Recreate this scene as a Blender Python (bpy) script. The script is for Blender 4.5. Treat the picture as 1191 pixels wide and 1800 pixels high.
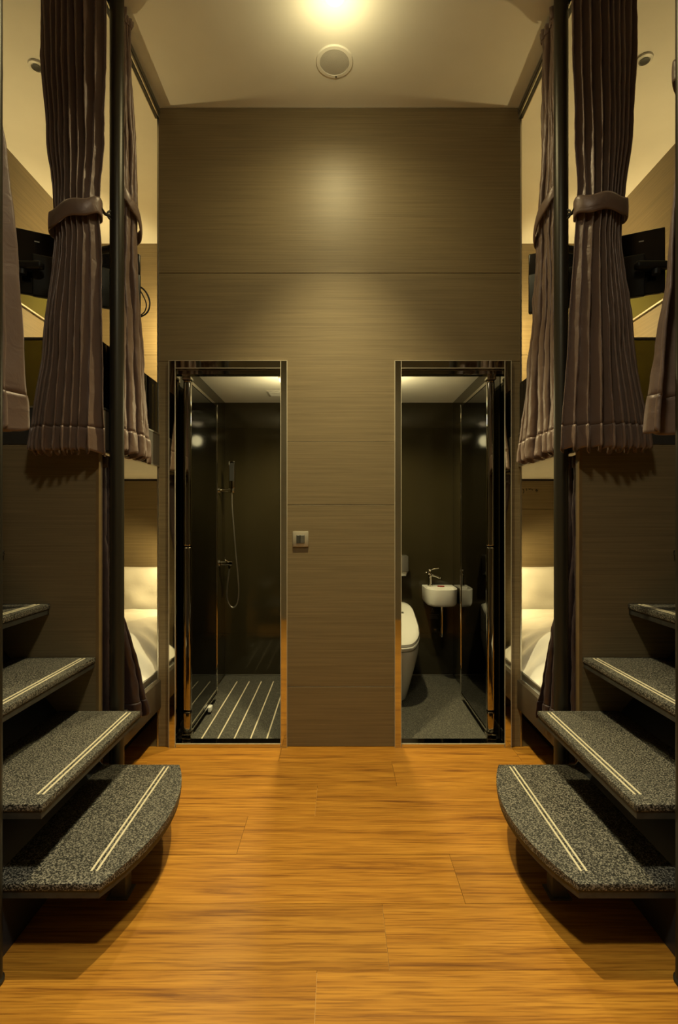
import bpy, bmesh, math, random
from mathutils import Vector, noise

random.seed(7)
scn = bpy.context.scene
col = scn.collection
for _o in list(bpy.data.objects):
    bpy.data.objects.remove(_o)

# ------------------------------------------------------------------ camera
CAM_Z = 1.25
F = 900.0                                   # focal length in pixels of the 1191x1800 frame
cd = bpy.data.cameras.new('camera')
cd.lens = 18.0
cd.sensor_width = 36.0
cd.sensor_height = 36.0
cd.sensor_fit = 'AUTO'
cd.shift_y = 10.0 / 1800.0
cd.clip_start = 0.02
cam = bpy.data.objects.new('camera', cd)
cam.location = (0, 0, CAM_Z)
cam.rotation_euler = (math.pi / 2, 0, 0)
col.objects.link(cam)
scn.camera = cam

# ------------------------------------------------------------------ world, exposure
w = bpy.data.worlds.new('world')
scn.world = w
w.use_nodes = True
w.node_tree.nodes['Background'].inputs[0].default_value = (0.9, 0.75, 0.5, 1)
w.node_tree.nodes['Background'].inputs[1].default_value = 0.01
scn.view_settings.view_transform = 'Standard'
scn.view_settings.look = 'None'
scn.view_settings.gamma = 1.0
scn.view_settings.use_curve_mapping = False
scn.view_settings.exposure = 0.0

WARM = (1.0, 0.84, 0.42)
WARM_BUNK = (1.0, 0.75, 0.31)
WARM_FILL = (1.0, 0.92, 0.64)  # cooler tint of the added second downlight, as fill from the camera side
P_MAIN = 325.0          # beam of each aisle downlight
P_SPILL = 36.0          # its wide spill
P_FILL = 3.6            # added fill below its lens, brightening ceiling and upper walls
P_BATH = 95.0           # each bathroom lamp, downwards
P_BATH_FILL = 4.5            # added fill hung below it to brighten the bathroom ceiling
P_LOW = 42.0            # lower bunk reading lamp
P_UP = 138.0             # upper bunk reading lamp
P_CEIL_FILL = 19.5           # added unseen uplight in each upper bunk, brightens the ceiling


def light(name, kind, loc, power, color=WARM, target=None, **kw):
    ld = bpy.data.lights.new(name, kind)
    ld.energy = power
    ld.color = color
    for k, v in kw.items():
        setattr(ld, k, v)
    o = bpy.data.objects.new(name, ld)
    o.location = loc
    if target is not None:
        d = Vector(target) - Vector(loc)
        o.rotation_euler = d.to_track_quat('-Z', 'Y').to_euler()
    col.objects.link(o)
    return o


# ------------------------------------------------------------------ helpers
class MB:
    """collects shapes; build() links them as ONE mesh object"""

    def __init__(self, s=1):
        self.bm = bmesh.new()
        self.s = s

    def box(self, x0, x1, y0, y1, z0, z1, bevel=0.0, seg=2):
        x0, x1 = min(x0, x1), max(x0, x1)
        v = [self.bm.verts.new(p) for p in
             ((x0, y0, z0), (x1, y0, z0), (x1, y1, z0), (x0, y1, z0),
              (x0, y0, z1), (x1, y0, z1), (x1, y1, z1), (x0, y1, z1))]
        fs = [self.bm.faces.new([v[i] for i in f]) for f in
              ((0, 3, 2, 1), (4, 5, 6, 7), (0, 1, 5, 4), (1, 2, 6, 5), (2, 3, 7, 6), (3, 0, 4, 7))]
        if bevel > 0:
            es = list({e for f in fs for e in f.edges})
            bmesh.ops.bevel(self.bm, geom=es, offset=bevel, segments=seg, affect='EDGES', profile=0.5)
        return self

    def prism(self, pts, a0, a1, axis='z', bevel=0.0, seg=2):
        """polygon extruded along axis. pts are (x,y) for z, (x,z) for y, (y,z) for x"""
        def P(p, a):
            return {'z': (p[0], p[1], a), 'y': (p[0], a, p[1]), 'x': (a, p[0], p[1])}[axis]
        lo = [self.bm.verts.new(P(p, a0)) for p in pts]
        hi = [self.bm.verts.new(P(p, a1)) for p in pts]
        n = len(pts)
        fs = [self.bm.faces.new(lo), self.bm.faces.new(list(reversed(hi)))]
        for i in range(n):
            fs.append(self.bm.faces.new((lo[i], hi[i], hi[(i + 1) % n], lo[(i + 1) % n])))
        if bevel > 0:
            es = list({e for f in fs[:2] for e in f.edges})
            bmesh.ops.bevel(self.bm, geom=es, offset=bevel, segments=seg, affect='EDGES', profile=0.5)
        return self

    def loft(self, rings, cap0=True, cap1=True, closed=True):
        rv = [[self.bm.verts.new(p) for p in r] for r in rings]
        n = len(rv[0])
        for a, b in zip(rv[:-1], rv[1:]):
            for i in range(n if closed else n - 1):
                j = (i + 1) % n
                self.bm.faces.new((a[i], a[j], b[j], b[i]))
        if cap0:
            self.bm.faces.new(list(reversed(rv[0])))
        if cap1:
            self.bm.faces.new(rv[-1])
        return self

    def lathe(self, prof, c, seg=32, axis='z'):
        """prof: (radius, height) pairs"""
        rings = []
        for r, h in prof:
            ring = []
            for i in range(seg):
                t = 2 * math.pi * i / seg
                a, b = max(r, 1e-4) * math.cos(t), max(r, 1e-4) * math.sin(t)
                ring.append({'z': (c[0] + a, c[1] + b, c[2] + h),
                             'y': (c[0] + a, c[1] + h, c[2] + b),
                             'x': (c[0] + h, c[1] + a, c[2] + b)}[axis])
            rings.append(ring)
        return self.loft(rings)

    def tube(self, pts, r, seg=10, smooth=0):
        pts = [Vector(p) for p in pts]
        for _ in range(smooth):
            q = [pts[0]]
            for a, b in zip(pts[:-1], pts[1:]):
                q += [a * .75 + b * .25, a * .25 + b * .75]
            pts = q + [pts[-1]]
        rings = []
        up = None
        for i, p in enumerate(pts):
            t = (pts[min(i + 1, len(pts) - 1)] - pts[max(i - 1, 0)]).normalized()
            if up is None:
                up = Vector((0, 0, 1)) if abs(t.z) < .9 else Vector((0, 1, 0))
            a = t.cross(up).normalized()
            up = a.cross(t).normalized()
            rr = r[i] if isinstance(r, (list, tuple)) else r
            rings.append([p + (a * math.cos(k * 2 * math.pi / seg) + up * math.sin(k * 2 * math.pi / seg)) * rr
                          for k in range(seg)])
        return self.loft(rings)

    def grid(self, fn, nu, nv):
        g = [[self.bm.verts.new(fn(i / nu, j / nv)) for i in range(nu + 1)] for j in range(nv + 1)]
        for j in range(nv):
            for i in range(nu):
                self.bm.faces.new((g[j][i], g[j][i + 1], g[j + 1][i + 1], g[j + 1][i]))
        return self

    def build(self, name, mat, parent=None, smooth=True, angle=35, recalc=True):
        bm = self.bm
        if self.s < 0:
            for v in bm.verts:
                v.co.x = -v.co.x
            bmesh.ops.reverse_faces(bm, faces=bm.faces[:])
        if recalc:
            bmesh.ops.recalc_face_normals(bm, faces=bm.faces[:])
        me = bpy.data.meshes.new(name)
        bm.to_mesh(me)
        bm.free()
        if smooth:
            me.polygons.foreach_set('use_smooth', [True] * len(me.polygons))
            me.set_sharp_from_angle(angle=math.radians(angle))
        me.materials.append(mat)
        o = bpy.data.objects.new(name, me)
        col.objects.link(o)
        if parent is not None:
            attach(o, parent)
        return o


def world_loc(o):
    v = Vector(o.location)
    while o.parent:
        o = o.parent
        v = v + Vector(o.location)
    return v


def attach(o, parent):
    o.parent = parent
    o.location = -world_loc(parent)


def empty(name, loc, label=None, cat=None, group=None, kind=None):
    o = bpy.data.objects.new(name, None)
    o.location = loc
    o.empty_display_size = 0.1
    col.objects.link(o)
    return tag(o, label, cat, group, kind)


def tag(o, label=None, cat=None, group=None, kind=None):
    if label:
        o['label'] = label
    if cat:
        o['category'] = cat
    if group:
        o['group'] = group
    if kind:
        o['kind'] = kind
    return o


def solid(o, t, offset=0.0):
    m = o.modifiers.new('thickness', 'SOLIDIFY')
    m.thickness = t
    m.offset = offset
    return o


def subdiv(o, n=1):
    m = o.modifiers.new('smooth', 'SUBSURF')
    m.levels = n
    m.render_levels = n
    return o


# ------------------------------------------------------------------ materials
def new_mat(name):
    m = bpy.data.materials.new(name)
    m.use_nodes = True
    nt = m.node_tree
    return m, nt, nt.nodes['Principled BSDF']


def plain(name, color, rough=0.5, metal=0.0, spec=0.5, bump=0.0, bscale=200.0, sheen=0.0, var=0.0, vscale=6.0):
    m, nt, b = new_mat(name)
    b.inputs['Base Color'].default_value = (*color, 1)
    b.inputs['Roughness'].default_value = rough
    b.inputs['Metallic'].default_value = metal
    b.inputs['Specular IOR Level'].default_value = spec
    if sheen:
        b.inputs['Sheen Weight'].default_value = sheen
        b.inputs['Sheen Roughness'].default_value = 0.4
    geo = nt.nodes.new('ShaderNodeNewGeometry')
    if var:
        n = nt.nodes.new('ShaderNodeTexNoise')
        n.inputs['Scale'].default_value = vscale
        n.inputs['Detail'].default_value = 5
        nt.links.new(geo.outputs['Position'], n.inputs['Vector'])
        r = nt.nodes.new('ShaderNodeValToRGB')
        r.color_ramp.elements[0].position = 0.3
        r.color_ramp.elements[1].position = 0.7
        r.color_ramp.elements[0].color = (*[c * (1 - var) for c in color], 1)
        r.color_ramp.elements[1].color = (*[min(1, c * (1 + var)) for c in color], 1)
        nt.links.new(n.outputs['Fac'], r.inputs['Fac'])
        nt.links.new(r.outputs['Color'], b.inputs['Base Color'])
    if bump:
        n2 = nt.nodes.new('ShaderNodeTexNoise')
        n2.inputs['Scale'].default_value = bscale
        n2.inputs['Detail'].default_value = 4
        nt.links.new(geo.outputs['Position'], n2.inputs['Vector'])
        bp = nt.nodes.new('ShaderNodeBump')
        bp.inputs['Strength'].default_value = bump
        bp.inputs['Distance'].default_value = 0.004
        nt.links.new(n2.outputs['Fac'], bp.inputs['Height'])
        nt.links.new(bp.outputs['Normal'], b.inputs['Normal'])
    return m


def laminate(name, dark, light_, rough=0.45, sx=1.2, sz=70.0):
    """horizontal grain wood laminate"""
    m, nt, b = new_mat(name)
    geo = nt.nodes.new('ShaderNodeNewGeometry')
    oi = nt.nodes.new('ShaderNodeObjectInfo')
    mp = nt.nodes.new('ShaderNodeMapping')
    mp.inputs['Scale'].default_value = (sx, sx, sz)
    ad = nt.nodes.new('ShaderNodeVectorMath')
    ad.operation = 'ADD'
    sc = nt.nodes.new('ShaderNodeVectorMath')
    sc.operation = 'SCALE'
    sc.inputs[0].default_value = (13.7, 5.1, 29.3)
    nt.links.new(oi.outputs['Random'], sc.inputs['Scale'])
    nt.links.new(geo.outputs['Position'], mp.inputs['Vector'])
    nt.links.new(mp.outputs['Vector'], ad.inputs[0])
    nt.links.new(sc.outputs['Vector'], ad.inputs[1])
    n = nt.nodes.new('ShaderNodeTexNoise')
    n.inputs['Scale'].default_value = 1.6
    n.inputs['Detail'].default_value = 8
    n.inputs['Roughness'].default_value = 0.68
    n.inputs['Distortion'].default_value = 0.35
    nt.links.new(ad.outputs['Vector'], n.inputs['Vector'])
    r = nt.nodes.new('ShaderNodeValToRGB')
    r.color_ramp.elements[0].position = 0.33
    r.color_ramp.elements[1].position = 0.66
    r.color_ramp.elements[0].color = (*dark, 1)
    r.color_ramp.elements[1].color = (*light_, 1)
    nt.links.new(n.outputs['Fac'], r.inputs['Fac'])
    nt.links.new(r.outputs['Color'], b.inputs['Base Color'])
    b.inputs['Roughness'].default_value = rough
    b.inputs['Specular IOR Level'].default_value = 0.4
    bp = nt.nodes.new('ShaderNodeBump')
    bp.inputs['Strength'].default_value = 0.12
    bp.inputs['Distance'].default_value = 0.002
    nt.links.new(n.outputs['Fac'], bp.inputs['Height'])
    nt.links.new(bp.outputs['Normal'], b.inputs['Normal'])
    return m


def plank_mat():
    m, nt, b = new_mat('oak_plank')
    geo = nt.nodes.new('ShaderNodeNewGeometry')
    oi = nt.nodes.new('ShaderNodeObjectInfo')
    sc = nt.nodes.new('ShaderNodeVectorMath')
    sc.operation = 'SCALE'
    sc.inputs[0].default_value = (17.3, 41.9, 3.0)
    nt.links.new(oi.outputs['Random'], sc.inputs['Scale'])
    ad0 = nt.nodes.new('ShaderNodeVectorMath')
    ad0.operation = 'ADD'
    nt.links.new(geo.outputs['Position'], ad0.inputs[0])
    nt.links.new(sc.outputs['Vector'], ad0.inputs[1])
    mp = nt.nodes.new('ShaderNodeMapping')
    mp.inputs['Scale'].default_value = (0.75, 17.0, 1.0)
    nt.links.new(ad0.outputs['Vector'], mp.inputs['Vector'])
    n = nt.nodes.new('ShaderNodeTexNoise')
    n.inputs['Scale'].default_value = 1.7
    n.inputs['Detail'].default_value = 6
    n.inputs['Roughness'].default_value = 0.6
    n.inputs['Distortion'].default_value = 0.9
    nt.links.new(mp.outputs['Vector'], n.inputs['Vector'])
    mp2 = nt.nodes.new('ShaderNodeMapping')
    mp2.inputs['Scale'].default_value = (3.0, 90.0, 1.0)
    nt.links.new(ad0.outputs['Vector'], mp2.inputs['Vector'])
    n2 = nt.nodes.new('ShaderNodeTexNoise')
    n2.inputs['Scale'].default_value = 2.0
    n2.inputs['Detail'].default_value = 4
    nt.links.new(mp2.outputs['Vector'], n2.inputs['Vector'])
    r = nt.nodes.new('ShaderNodeValToRGB')
    els = r.color_ramp.elements
    els[0].position = 0.30
    els[0].color = (0.17, 0.062, 0.009, 1)
    els[1].position = 0.62
    els[1].color = (0.47, 0.218, 0.027, 1)
    e = els.new(0.42)
    e.color = (0.37, 0.158, 0.017, 1)
    nt.links.new(n.outputs['Fac'], r.inputs['Fac'])
    r2 = nt.nodes.new('ShaderNodeValToRGB')
    r2.color_ramp.elements[0].position = 0.34
    r2.color_ramp.elements[0].color = (0.60, 0.54, 0.46, 1)
    r2.color_ramp.elements[1].position = 0.55
    r2.color_ramp.elements[1].color = (1, 1, 1, 1)
    nt.links.new(n2.outputs['Fac'], r2.inputs['Fac'])
    mx = nt.nodes.new('ShaderNodeMix')
    mx.data_type = 'RGBA'
    mx.blend_type = 'MULTIPLY'
    mx.inputs[0].default_value = 1.0
    nt.links.new(r.outputs['Color'], mx.inputs[6])
    nt.links.new(r2.outputs['Color'], mx.inputs[7])
    hv = nt.nodes.new('ShaderNodeHueSaturation')
    mr = nt.nodes.new('ShaderNodeMapRange')
    mr.inputs['To Min'].default_value = 0.9
    mr.inputs['To Max'].default_value = 1.1
    nt.links.new(oi.outputs['Random'], mr.inputs['Value'])
    nt.links.new(mr.outputs['Result'], hv.inputs['Value'])
    nt.links.new(mx.outputs[2], hv.inputs['Color'])
    nt.links.new(hv.outputs['Color'], b.inputs['Base Color'])
    b.inputs['Roughness'].default_value = 0.42
    b.inputs['Specular IOR Level'].default_value = 0.35
    return m


def granite(name, dark, light_, scale=330.0, rough=0.55):
    m, nt, b = new_mat(name)
    geo = nt.nodes.new('ShaderNodeNewGeometry')
    n = nt.nodes.new('ShaderNodeTexNoise')
    n.inputs['Scale'].default_value = scale
    n.inputs['Detail'].default_value = 2
    nt.links.new(geo.outputs['Position'], n.inputs['Vector'])
    r = nt.nodes.new('ShaderNodeValToRGB')
    r.color_ramp.elements[0].position = 0.46
    r.color_ramp.elements[1].position = 0.63
    r.color_ramp.elements[0].color = (*dark, 1)
    r.color_ramp.elements[1].color = (*light_, 1)
    nt.links.new(n.outputs['Fac'], r.inputs['Fac'])
    nt.links.new(r.outputs['Color'], b.inputs['Base Color'])
    b.inputs['Roughness'].default_value = rough
    b.inputs['Specular IOR Level'].default_value = 0.4
    bp = nt.nodes.new('ShaderNodeBump')
    bp.inputs['Strength'].default_value = 0.25
    bp.inputs['Distance'].default_value = 0.001
    nt.links.new(n.outputs['Fac'], bp.inputs['Height'])
    nt.links.new(bp.outputs['Normal'], b.inputs['Normal'])
    return m


def tinted_glass(name, tint, rough=0.02, ior=1.55):
    """dark tinted glass: reflects by Fresnel and lets a little light through"""
    m = bpy.data.materials.new(name)
    m.use_nodes = True
    nt = m.node_tree
    nt.nodes.remove(nt.nodes['Principled BSDF'])
    out = nt.nodes['Material Output']
    tr = nt.nodes.new('ShaderNodeBsdfTransparent')
    tr.inputs['Color'].default_value = (*tint, 1)
    gl = nt.nodes.new('ShaderNodeBsdfGlossy')
    gl.inputs['Roughness'].default_value = rough
    gl.inputs['Color'].default_value = (1, 1, 1, 1)
    fr = nt.nodes.new('ShaderNodeFresnel')
    fr.inputs['IOR'].default_value = ior
    mx = nt.nodes.new('ShaderNodeMixShader')
    nt.links.new(fr.outputs[0], mx.inputs[0])
    nt.links.new(tr.outputs[0], mx.inputs[1])
    nt.links.new(gl.outputs[0], mx.inputs[2])
    nt.links.new(mx.outputs[0], out.inputs['Surface'])
    return m


def emission(name, color, strength):
    m = bpy.data.materials.new(name)
    m.use_nodes = True
    nt = m.node_tree
    b = nt.nodes['Principled BSDF']
    b.inputs['Base Color'].default_value = (0.8, 0.8, 0.8, 1)
    b.inputs['Emission Color'].default_value = (*color, 1)
    b.inputs['Emission Strength'].default_value = strength
    return m


def satin(name, base, sheen=0.35, spec=0.75):
    m, nt, b = new_mat(name)
    geo = nt.nodes.new('ShaderNodeNewGeometry')
    b.inputs['Base Color'].default_value = (*base, 1)
    b.inputs['Roughness'].default_value = 0.42
    b.inputs['Specular IOR Level'].default_value = spec
    b.inputs['Specular Tint'].default_value = (0.92, 0.82, 0.85, 1)
    b.inputs['Sheen Weight'].default_value = sheen
    b.inputs['Sheen Roughness'].default_value = 0.35
    b.inputs['Sheen Tint'].default_value = (0.8, 0.65, 0.65, 1)
    n = nt.nodes.new('ShaderNodeTexNoise')
    n.inputs['Scale'].default_value = 22
    n.inputs['Detail'].default_value = 4
    n.inputs['Distortion'].default_value = 0.8
    nt.links.new(geo.outputs['Position'], n.inputs['Vector'])
    bp = nt.nodes.new('ShaderNodeBump')
    bp.inputs['Strength'].default_value = 0.5
    bp.inputs['Distance'].default_value = 0.006
    nt.links.new(n.outputs['Fac'], bp.inputs['Height'])
    nt.links.new(bp.outputs['Normal'], b.inputs['Normal'])
    return m


M = {
    'wood': laminate('grey_oak_laminate', (0.152, 0.116, 0.065), (0.228, 0.175, 0.098), sz=95.0),
    'plank': plank_mat(),
    'plank_base': plain('plank_joint', (0.60, 0.36, 0.12), 0.6),
    'joint': plain('panel_joint', (0.05, 0.04, 0.03), 0.8),
    'ceiling': plain('ceiling_paint', (0.82, 0.80, 0.74), 0.75, var=0.02),
    'white_paint': plain('white_enamel', (0.75, 0.74, 0.70), 0.4),
    'alu': plain('brushed_aluminium', (0.62, 0.60, 0.55), 0.32, 1.0),
    'highlight': plain('satin_highlight', (0.55, 0.50, 0.40), 0.5, 0.25),  # pale tone standing in for highlights on the door frame edges
    'chrome': plain('polished_chrome', (0.66, 0.63, 0.56), 0.05, 1.0),
    'chrome_dark': plain('smoked_chrome', (0.32, 0.30, 0.26), 0.06, 1.0),
    'edge': plain('oak_edge_band', (0.19, 0.125, 0.055), 0.5, var=0.12, vscale=14),
    'rail': plain('dark_oak_rail', (0.050, 0.038, 0.026), 0.5, var=0.2, vscale=10),
    'fascia': plain('dark_fascia', (0.035, 0.033, 0.032), 0.45, var=0.1),
    'fascia_side': plain('taupe_fascia', (0.075, 0.064, 0.052), 0.45, var=0.1),
    'pole': plain('bronze_pole', (0.034, 0.030, 0.022), 0.38, 0.4),
    'granite': granite('tread_granite', (0.010, 0.010, 0.009), (0.24, 0.225, 0.19), 235),
    'granite_floor': granite('bath_granite', (0.020, 0.020, 0.018), (0.17, 0.16, 0.13), 260, 0.5),
    'tread_base': plain('tread_base_board', (0.03, 0.03, 0.028), 0.5, var=0.3, vscale=40),
    'strip': plain('cream_grip_strip', (0.62, 0.56, 0.42), 0.55, bump=0.3, bscale=300),
    'carriage': plain('blue_black_board', (0.026, 0.030, 0.040), 0.35),
    'leg': plain('grey_steel', (0.10, 0.095, 0.08), 0.45),
    'bath_wall': plain('bath_panel', (0.026, 0.021, 0.010), 0.09, spec=0.5, var=0.12, vscale=2.5),
    'bath_joint': plain('bath_joint', (0.05, 0.043, 0.024), 0.6),
    'glass': tinted_glass('smoked_door_glass', (0.24, 0.23, 0.11)),
    'guard_glass': tinted_glass('smoked_guard_glass', (0.27, 0.26, 0.12), 0.05),
    'olive': plain('olive_glass_strip', (0.085, 0.080, 0.022), 0.10, spec=0.5),
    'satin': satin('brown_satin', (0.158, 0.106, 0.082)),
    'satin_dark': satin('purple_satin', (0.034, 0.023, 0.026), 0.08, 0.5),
    'tv': plain('gloss_black', (0.008, 0.008, 0.009), 0.12, spec=0.5),
    'tv_matt': plain('matt_black', (0.012, 0.012, 0.012), 0.45),
    'black': plain('black_plastic', (0.01, 0.01, 0.01), 0.5),
    'white': plain('white_plastic', (0.7, 0.7, 0.66), 0.4),
    'linen': plain('white_linen', (0.80, 0.79, 0.76), 0.85, sheen=0.2, bump=0.35, bscale=26),
    'ceramic': plain('white_ceramic', (0.72, 0.71, 0.66), 0.12, spec=0.6),
    'grille': plain('speaker_grille', (0.52, 0.50, 0.46), 0.7, bump=0.4, bscale=600),
    'lamp_glow': emission('lamp_glow', (1.0, 0.78, 0.42), 30.0),
    'soft_glow': emission('soft_glow', (1.0, 0.78, 0.42), 12.0),
    'plate': plain('beige_switch_plate', (0.42, 0.38, 0.30), 0.35, 0.3),
    'switch_dark': plain('switch_rocker', (0.05, 0.05, 0.045), 0.3),
    'red': plain('reddish_brown', (0.30, 0.05, 0.03), 0.5),
    'grey_mark': plain('grey_print', (0.09, 0.09, 0.075), 0.5),
    'lettering': plain('dark_lettering', (0.02, 0.015, 0.01), 0.6),
    'rear': laminate('rear_laminate', (0.20, 0.17, 0.10), (0.27, 0.235, 0.15)),
}

# ------------------------------------------------------------------ main dimensions
YW = 2.795          # back wall face
YP = 2.135          # far bunks' end panel plane
YN = 1.38           # near bunks' end panel plane
YF = 4.184          # head wall inside the bunks
YB = 4.05           # bathroom back wall
YR = -0.70          # wall behind the camera
ZC = 3.49           # ceiling
ZB = 2.16           # bathroom ceiling
UO = 2.01           # bunk outer wall
UI = 0.985          # bunk inner line
DL = (-0.926, -0.281)      # shower door frame
DR = (0.302, 0.937)        # toilet door frame

# ------------------------------------------------------------------ structure: floor
fl = tag(MB().box(-2.05, 2.05, YR, YF + .05, -0.06, -0.008).build('floor', M['plank_base'], smooth=False), kind='structure')
PW, PL = 0.2425, 1.25
offs = {0: -.06, 1: .14, 2: .41, 3: -.38, 4: -.10, 5: .27, 6: -.31}
plank_meshes = {}
k = -8
while True:
    y0 = 1.173 + PW * k
    if y0 > 2.80:
        break
    y1 = min(y0 + PW, 2.80)
    if y1 > YR:
        y0c = max(y0, YR + 0.001)
        x = offs.get(k, random.uniform(-.6, .6)) - 3 * PL
        while x < 2.05:
            xa, xb = max(x, -2.045), min(x + PL, 2.045)
            if xb - xa > 0.03:
                key = (round(xb - xa, 3), round(y1 - y0c, 3))
                if key not in plank_meshes:
                    t = MB().box(0, key[0] - .0012, 0, key[1] - .0010, -.008, 0).build('plank', M['plank'], smooth=False)
                    plank_meshes[key] = t.data
                    bpy.data.objects.remove(t)
                o = bpy.data.objects.new('plank', plank_meshes[key])
                o.location = (xa, y0c, 0)
                col.objects.link(o)
                o.parent = fl
            x += PL
    k += 1

# bathroom floors (granite) with grip lines in the shower
bf1 = tag(MB().box(-0.90, -0.035, 2.80, YB, -0.006, 0.002).build('floor_shower', M['granite_floor'], smooth=False), kind='structure')
for i in range(8):
    xx = -0.775 + 0.092 * i
    MB().box(xx - .004, xx + .004, 2.875, 3.90, 0.001, 0.0032).build('grip_line', M['strip'], bf1, smooth=False)
bf2 = tag(MB().box(0.035, 0.93, 2.80, YB, -0.006, 0.002).build('floor_toilet', M['granite_floor'], smooth=False), kind='structure')

# ceiling
tag(MB().box(-2.05, 2.05, YR, YF + .05, ZC, ZC + .06).build('ceiling', M['ceiling'], smooth=False), kind='structure')

# outer walls, rear wall, head walls
for s, side in ((-1, 'left'), (1, 'right')):
    wo = tag(MB(s).box(UO + .018, UO + .08, YR, YF + .05, 0, ZC).build('wall_' + side, M['joint'], smooth=False), kind='structure')
    for z0, z1 in ((0, .328), (.33, 1.32), (1.322, 1.55), (1.70, 2.584), (2.587, ZC)):
        for ya, yb in ((YR + .002, 1.37), (1.373, YF - .001)):
            MB(s).box(UO, UO + .018, ya, yb, z0, z1).build('panel', M['wood'], wo, smooth=False)
    wh = tag(MB(s).box(0.93, UO, YF + .018, YF + .06, 0, ZC).build('wall_bunk_head_' + side, M['joint'], smooth=False), kind='structure')
    for z0, z1 in ((0, .328), (.331, 1.318), (1.321, 1.55), (1.70, 2.578), (2.581, ZC)):
        MB(s).box(0.965, UO - .001, YF, YF + .018, z0, z1).build('panel', M['wood'], wh, smooth=False)
    # wall between bunk and bathroom
    tag(MB(s).box(0.945, 0.975, YW + .02, YF + .02, 0, ZC).build('wall_bunk_inner_' + side, M['wood'], smooth=False), kind='structure')
tag(MB().box(-2.05, 2.05, YR - .05, YR, 0, ZC).build('wall_rear', M['rear'], smooth=False), kind='structure')

# back wall: dark substrate and laminate panels, two door openings
wb = MB()
for x0, x1, z0, z1 in ((-.985, .99, 2.105, ZC), (-.985, DL[0], 0, 2.105), (DL[1], DR[0], 0, 2.105), (DR[1], .99, 0, 2.105)):
    wb.box(x0, x1, YW + .018, YW + .055, z0, z1)
wall_back = tag(wb.build('wall_back', M['joint'], smooth=False), kind='structure')
g = 0.0013


def wpanel(x0, x1, z0, z1):
    MB().box(x0, x1, YW, YW + .018, z0 + g, z1 - g, bevel=.0008, seg=1).build('panel', M['wood'], wall_back, smooth=False)


wpanel(-.985, .99, 2.585, ZC)
MB().prism([(-.985, 2.105), (DL[1], 2.105), (DL[1], 1.667), (DR[0], 1.667), (DR[0], 2.105), (.99, 2.105), (.99, 2.5837), (-.985, 2.5837)],
           YW, YW + .018, 'y').build('panel', M['wood'], wall_back, smooth=False)
wpanel(DL[1], DR[0], 1.32, 1.666)
wpanel(DL[1], DR[0], .328, 1.32)
wpanel(DL[1], DR[0], 0.001, .328)
wpanel(-.985, DL[0], 0.001, 2.104)
wpanel(DR[1], .99, 0.001, 2.104)
# aluminium corner trims on the wall's outer ends and a thin line under the ceiling
tag(MB().box(-.991, -.983, YW - .004, YW + .055, 0, ZC - .06).build('trim_1', M['alu'], smooth=False), kind='structure')
tag(MB().box(.988, .996, YW - .004, YW + .055, 0, ZC - .06).build('trim_2', M['alu'], smooth=False), kind='structure')
tag(MB().box(-.983, .988, YW - .003, YW, ZC - .006, ZC).build('trim_3', M['alu'], smooth=False), kind='structure')

# bathrooms: ceiling, partition, outer side walls and back wall with large sheets
tag(MB().box(-.945, .945, YW + .055, YB + .05, ZB, ZB + .05).build('ceiling_bath', M['ceiling'], smooth=False), kind='structure')
tag(MB().box(-.035, .035, YW + .055, YB, 0, ZB).build('wall_partition', M['bath_wall'], smooth=False), kind='structure')
for s, side in ((-1, 'shower_side'), (1, 'toilet_side')):
    ws = tag(MB(s).box(.925, .944, YW + .055, YB, 0, ZB).build('wall_' + side, M['bath_joint'], smooth=False), kind='structure')
    for z0, z1 in ((0.012, .335), (.3365, 1.956), (1.9575, ZB)):
        MB(s).box(.90, .925, YW + .056, YB - .001, z0, z1).build('panel', M['bath_wall'], ws, smooth=False)
    wk = tag(MB(s).box(.035, .944, YB + .012, YB + .06, 0, ZB).build('wall_back_' + side.split('_')[0], M['bath_joint'], smooth=False), kind='structure')
    for z0, z1 in ((0.012, .335), (.3365, 1.956), (1.9575, ZB)):
        for xa, xb in ((.036, .47), (.4715, .90)):
            MB(s).box(xa, xb, YB, YB + .012, z0, z1).build('panel', M['bath_wall'], wk, smooth=False)
    MB(s).box(.036, .899, YB - .006, YB, .004, .012).build('floor_trim', M['alu'], wk, smooth=False)

# ceiling tracks / fascia along the bunk openings
for s, n in ((-1, 4), (1, 5)):
    tr = tag(MB(s).box(.978, 1.006, YR + .01, YW, ZC - .062, ZC).build('trim_%d' % n, M['alu'], smooth=False), kind='structure')
    MB(s).box(.974, .978, YR + .01, YW - .005, ZC - .040, ZC - .014).build('track_lip', M['leg'], tr, smooth=False)
    MB(s).box(.984, 1.000, YR + .01, YW - .005, ZC - .066, ZC - .0622).build('track', M['black'], tr, smooth=False)
    MB(s).box(1.006, UO - .001, 2.07, 2.10, ZC - .03, ZC).build('cross_track', M['alu'], tr, smooth=False)


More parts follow.
